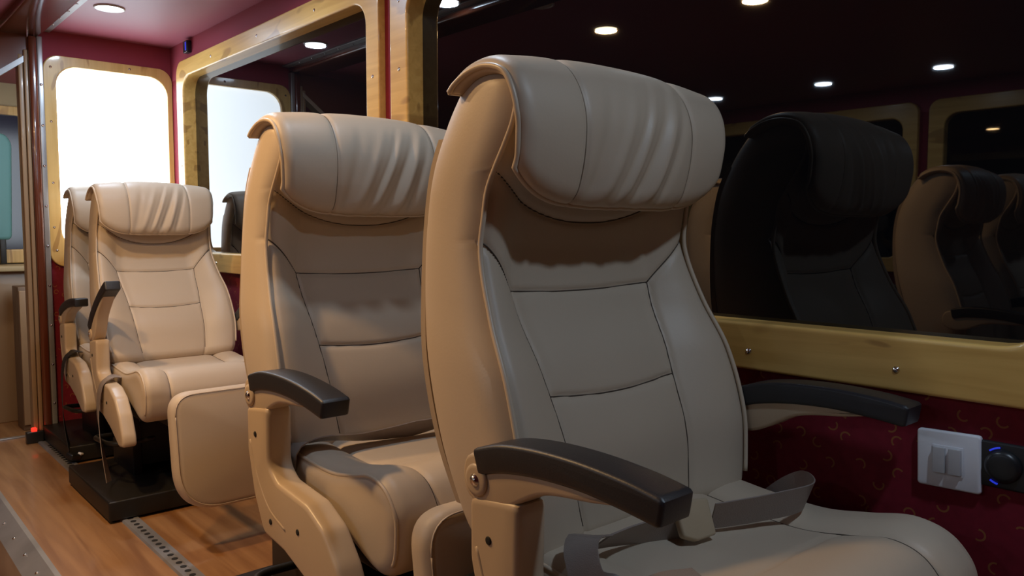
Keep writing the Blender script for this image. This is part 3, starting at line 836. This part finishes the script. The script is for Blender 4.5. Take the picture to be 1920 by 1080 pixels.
belt(s2, 'seat_belt', [(0.672, 1.42, 0.43), (0.678, 1.40, 0.480), (0.73, 1.385, 0.494), (0.82, 1.372, 0.486), (0.93, 1.36, 0.486), (1.03, 1.35, 0.492), (1.15, 1.35, 0.49)],
     [(0, -0.7, 0.1), (0.2, -0.7, 0.3), (0, -0.8, 0.4), (0, -0.55, 0.8), (0, -0.75, 0.5), (0, -0.9, 0.3), (0, -0.9, 0.2)])
belt(s3, 'seat_belt', [(0.735, 2.78, 0.425), (0.700, 2.76, 0.428), (0.672, 2.765, 0.40), (0.664, 2.78, 0.31), (0.668, 2.76, 0.20), (0.68, 2.74, 0.09)],
     [(0, 1, 0.1), (0, 1, 0.1), (0, 1, -0.1), (0, 1, -0.1), (0.3, 1, 0), (0.5, 0.7, 0)], mat='belt')
bb = belt(s4, 'seat_belt', [(0.755, 3.41, 0.435), (0.725, 3.39, 0.435), (0.700, 3.40, 0.40), (0.692, 3.41, 0.30), (0.692, 3.40, 0.17), (0.705, 3.38, 0.05)],
     [(0, 1, 0.1), (0, 1, 0.1), (0, 1, 0), (0, 1, 0), (0.1, 1, 0), (0.4, 0.9, 0)], mat='black_belt')
bk = boxes_mesh([(-0.03, 0.03, -0.02, 0.02, -0.012, 0.012)], 'black_plastic', 0.006)
bo = obj('belt_buckle', bk, s4, Vector((-0.27 / 0.86, -0.20 / 0.92, 0.035)), (0.3, 0.2, 0.6))
obj('buckle_button', boxes_mesh([(-0.008, 0.012, -0.022, 0.022, 0.008, 0.018)], 'white_plastic', 0.004), bo, (0.02, 0, 0))

# opposite double seats, seen as reflections in the window panes
GO = 'double seats across the aisle, seen reflected in the dark panes'
for i, (yy, rows) in enumerate(((1.12, 'nearer'), (2.08, 'farther'))):
    for j, (xx, side) in enumerate(((-0.70, 'aisle'), (-1.36, 'wall'))):
        make_seat('beige seat across the aisle on its %s side, in the %s reflected pair' % (side, rows), xx, yy, leg=None, group=GO, far=True)
bx('floor_left', [(OPP_X, -0.42, REAR_Y, 3.97, -0.2, 0.0)], 'floor_wood')

# ------------------------------------------------------------------ ceiling lamps
rim_me = None
def ring_mesh(r0, r1, h, mat, n=32):
    prof = [(r1, 0.0), (r1, -h * 0.6), (r1 - 0.004, -h), (r0 + 0.003, -h), (r0, -h * 0.5), (r0, 0.0)]
    V, Fc = [], []
    for (a, b) in prof:
        for q in range(n):
            t = 2 * PI * q / n; V.append((a * math.cos(t), a * math.sin(t), b))
    for k in range(len(prof) - 1):
        for q in range(n): Fc.append((k*n + q, k*n + (q+1) % n, (k+1)*n + (q+1) % n, (k+1)*n + q))
    return mesh_from(V, Fc, mat)
rim_me = ring_mesh(0.046, 0.055, 0.006, 'lamp_rim')
lens = {}
for k, m in (('cool', 'cool_lamp'), ('warm', 'warm_lamp'), ('off', 'off_lamp')):
    lens[k] = disc_mesh(0.045, -0.004, m, 32, 0.5, axis='z')
seen = {'cool': 0, 'warm': 0}
LBL = ['round white downlight in the maroon ceiling before the lit window', 'cool white ceiling downlight over the second and third seats', 'cool white ceiling downlight between the nearest seat and the second', 'cool white ceiling downlight before the nearest seat',
       'warm ceiling downlight over the aisle, smaller glare reflected in the near pane', 'warm ceiling downlight over the aisle, brightest glare reflected in the near pane',
       'far side downlight reflected leftmost of three white spots', 'far side downlight reflected middle of three white spots', 'far side downlight reflected rightmost of three white spots',
       'far side ceiling downlight nearest the front wall', 'unlit round downlight beside the aisle, reflected dull in the near pane']
for (x, y, k, wt), lab in zip(LAMPS, LBL):
    e = empty('ceiling_downlight', (x, y, CEIL))
    tag(e, lab, 'lamp', 'round ceiling downlights')
    obj('rim', rim_me, e); obj('lens', lens[k], e, (0, 0, -0.0005))
    if wt:
        ld = bpy.data.lights.new('lamp_light', 'AREA'); ld.shape = 'DISK'; ld.size = 0.09
        ld.energy = wt; ld.color = COOL if k == 'cool' else WARM
        lo = bpy.data.objects.new('lamp_light', ld); link(lo, e); lo.location = (0, 0, -0.012)

# ------------------------------------------------------------------ small fittings on the window wall
# white switch plate with two rockers
sp = empty('switch_plate', (WALL_X, 0.437, 0.553)); sp.rotation_euler = (math.radians(-2), 0, 0)
tag(sp, 'white square switch plate with two grey rocker switches on the red wall', 'switch')
o = rounded_poly([(-0.045, -0.044), (0.045, -0.044), (0.045, 0.044), (-0.045, 0.044)], 0.006, 6)
obj('plate', puff(o, 0.010, 0.003, lambda a, b, c: (-0.005 + c - 0.003 * (1 - (b / 0.044) ** 2) * (1 if c < 0 else 0), a, b), 'white_plastic', 4), sp)
obj('rocker_bed', boxes_mesh([(-0.0126, -0.011, -0.0215, 0.0215, -0.0225, 0.0225)], 'white_plastic', 0.0003), sp)
for yy in (-0.0112, 0.0112):
    r = obj('rocker', boxes_mesh([(-0.019, -0.011, yy - 0.0085, yy + 0.0085, -0.020, 0.019)], 'switch_grey', 0.001), sp)
    r.rotation_euler = (0, math.radians(3), 0)
# round black socket with a blue ring
so = empty('power_socket', (WALL_X, 0.363, 0.560))
tag(so, 'black round power socket with blue glowing ring beside the white switch plate', 'socket')
o = rounded_poly([(-0.045, -0.034), (0.038, -0.034), (0.038, 0.034), (-0.045, 0.034)], 0.012, 6)
obj('back_plate', puff(o, 0.008, 0.003, lambda a, b, c: (-0.004 + c, a, b), 'black_plastic', 3, n=80), so)
cp2 = disc_mesh(0.024, 0.012, 'black_plastic', 32, 0.4); obj('cap', cp2, so, (-0.007, 0, 0), (0, 0, PI))
V, Fc = [], []
for (a0, a1) in ((1.75, 2.3), (-2.2, -1.8)):
    tube_geo([(-0.011, -0.0275 * math.cos(lerp(a0, a1, k / 12)), 0.0275 * math.sin(lerp(a0, a1, k / 12))) for k in range(13)], 0.0014, 6, V, Fc)
obj('light_ring', mesh_from(V, Fc, 'blue_led'), so)
obj('screw', screw_x, so, (-0.008, 0.036, 0.0), (0, 0, PI))
# small switch with blue lamp high in the corner
cs = empty('corner_switch', (WALL_X, 3.60, 1.716))
tag(cs, 'small black switch with blue light high in the red corner', 'switch')
obj('body', boxes_mesh([(-0.022, 0.0, -0.024, 0.024, -0.026, 0.026)], 'black_plastic', 0.003), cs)
obj('light', boxes_mesh([(-0.024, -0.020, -0.018, -0.006, -0.018, 0.0185)], 'blue_led', 0.001), cs)
# red floor marker by the post
rm = empty('marker_light', (0.665, 3.83, 0.0)); tag(rm, 'small glowing red marker light on the floor beside the lacquered post', 'lamp')
obj('lens', boxes_mesh([(-0.010, 0.010, -0.012, 0.012, 0.022, 0.065)], 'red_led', 0.004), rm)
obj('base', boxes_mesh([(-0.030, 0.034, -0.016, 0.020, 0.0, 0.05)], 'black_plastic', 0.004), rm)

# ------------------------------------------------------------------ area beyond the bulkhead
bx('wall_far', [(0.2, 1.45, 5.365, 5.42, AISLE_Z, CEIL)], 'olive_panel')
bx('wall_far_side', [(1.42, 1.5, BACK_Y, 5.42, AISLE_Z, CEIL)], 'olive_panel')
bx('wall_far_left', [(0.18, 0.24, 5.35, 6.6, AISLE_Z, CEIL), (OPP_X, 0.24, 6.5, 6.6, AISLE_Z, CEIL)], 'red_fabric')
W4 = dict(y0=0.60, y1=1.02, z0=0.72, z1=1.62)
make_window('window_4', W4, 0.06, lambda a, b, c: (a, 5.33 - c, b), 'pine_back', 'blue_glass', depth=0.02, back=0.02, r_in=0.06, widths=(0.06, 0.06, 0.08, 0.05))
tb = empty('teal_seat_reflection', (0.815, 5.26, 0.72)); tag(tb, 'pale teal solid shape standing in for a seat reflected in the far dark window', 'seat')  # solid shape in place of a seat's reflection in the dark pane
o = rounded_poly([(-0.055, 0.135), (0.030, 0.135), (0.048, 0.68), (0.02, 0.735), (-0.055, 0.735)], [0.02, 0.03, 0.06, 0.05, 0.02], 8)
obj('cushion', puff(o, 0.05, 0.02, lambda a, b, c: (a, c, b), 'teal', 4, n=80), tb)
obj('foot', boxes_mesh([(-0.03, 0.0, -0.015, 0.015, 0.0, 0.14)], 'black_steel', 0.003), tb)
ct = empty('counter', (0.85, 5.15, AISLE_Z)); tag(ct, 'pale counter under the far window beyond the post', 'counter')
obj('top', boxes_mesh([(-0.35, 0.45, -0.16, 0.16, 0.845, 0.875)], 'olive_panel', 0.006), ct)
obj('front_panel', boxes_mesh([(-0.35, 0.45, -0.05, 0.14, 0.0, 0.845)], 'tan_panel', 0.004), ct)
cb = empty('cabinet', (0.845, 4.90, AISLE_Z)); tag(cb, 'narrow brown cabinet standing on the floor before the far counter', 'cabinet')
obj('body', boxes_mesh([(-0.055, 0.06, -0.08, 0.08, 0.0, 0.77)], 'cabinet_brown', 0.004), cb)
obj('door', boxes_mesh([(-0.052, 0.012, -0.094, -0.081, 0.03, 0.75)], 'tan_panel', 0.003), cb)
obj('dark_edge', boxes_mesh([(0.016, 0.058, -0.090, -0.080, 0.02, 0.76)], 'black_plastic', 0.003), cb)
e = empty('ceiling_downlight', (0.75, 4.6, CEIL)); tag(e, 'added downlight brightening the area beyond the lacquered header', 'lamp', 'round ceiling downlights')  # unseen lamp, added to give the far area some dim light
obj('rim', rim_me, e); obj('lens', lens['cool'], e, (0, 0, -0.0005))
ld = bpy.data.lights.new('lamp_light', 'AREA'); ld.shape = 'DISK'; ld.size = 0.06; ld.energy = 3.0; ld.color = (1, 0.85, 0.66)
lo = bpy.data.objects.new('lamp_light', ld); link(lo, e); lo.location = (0, 0, -0.012)
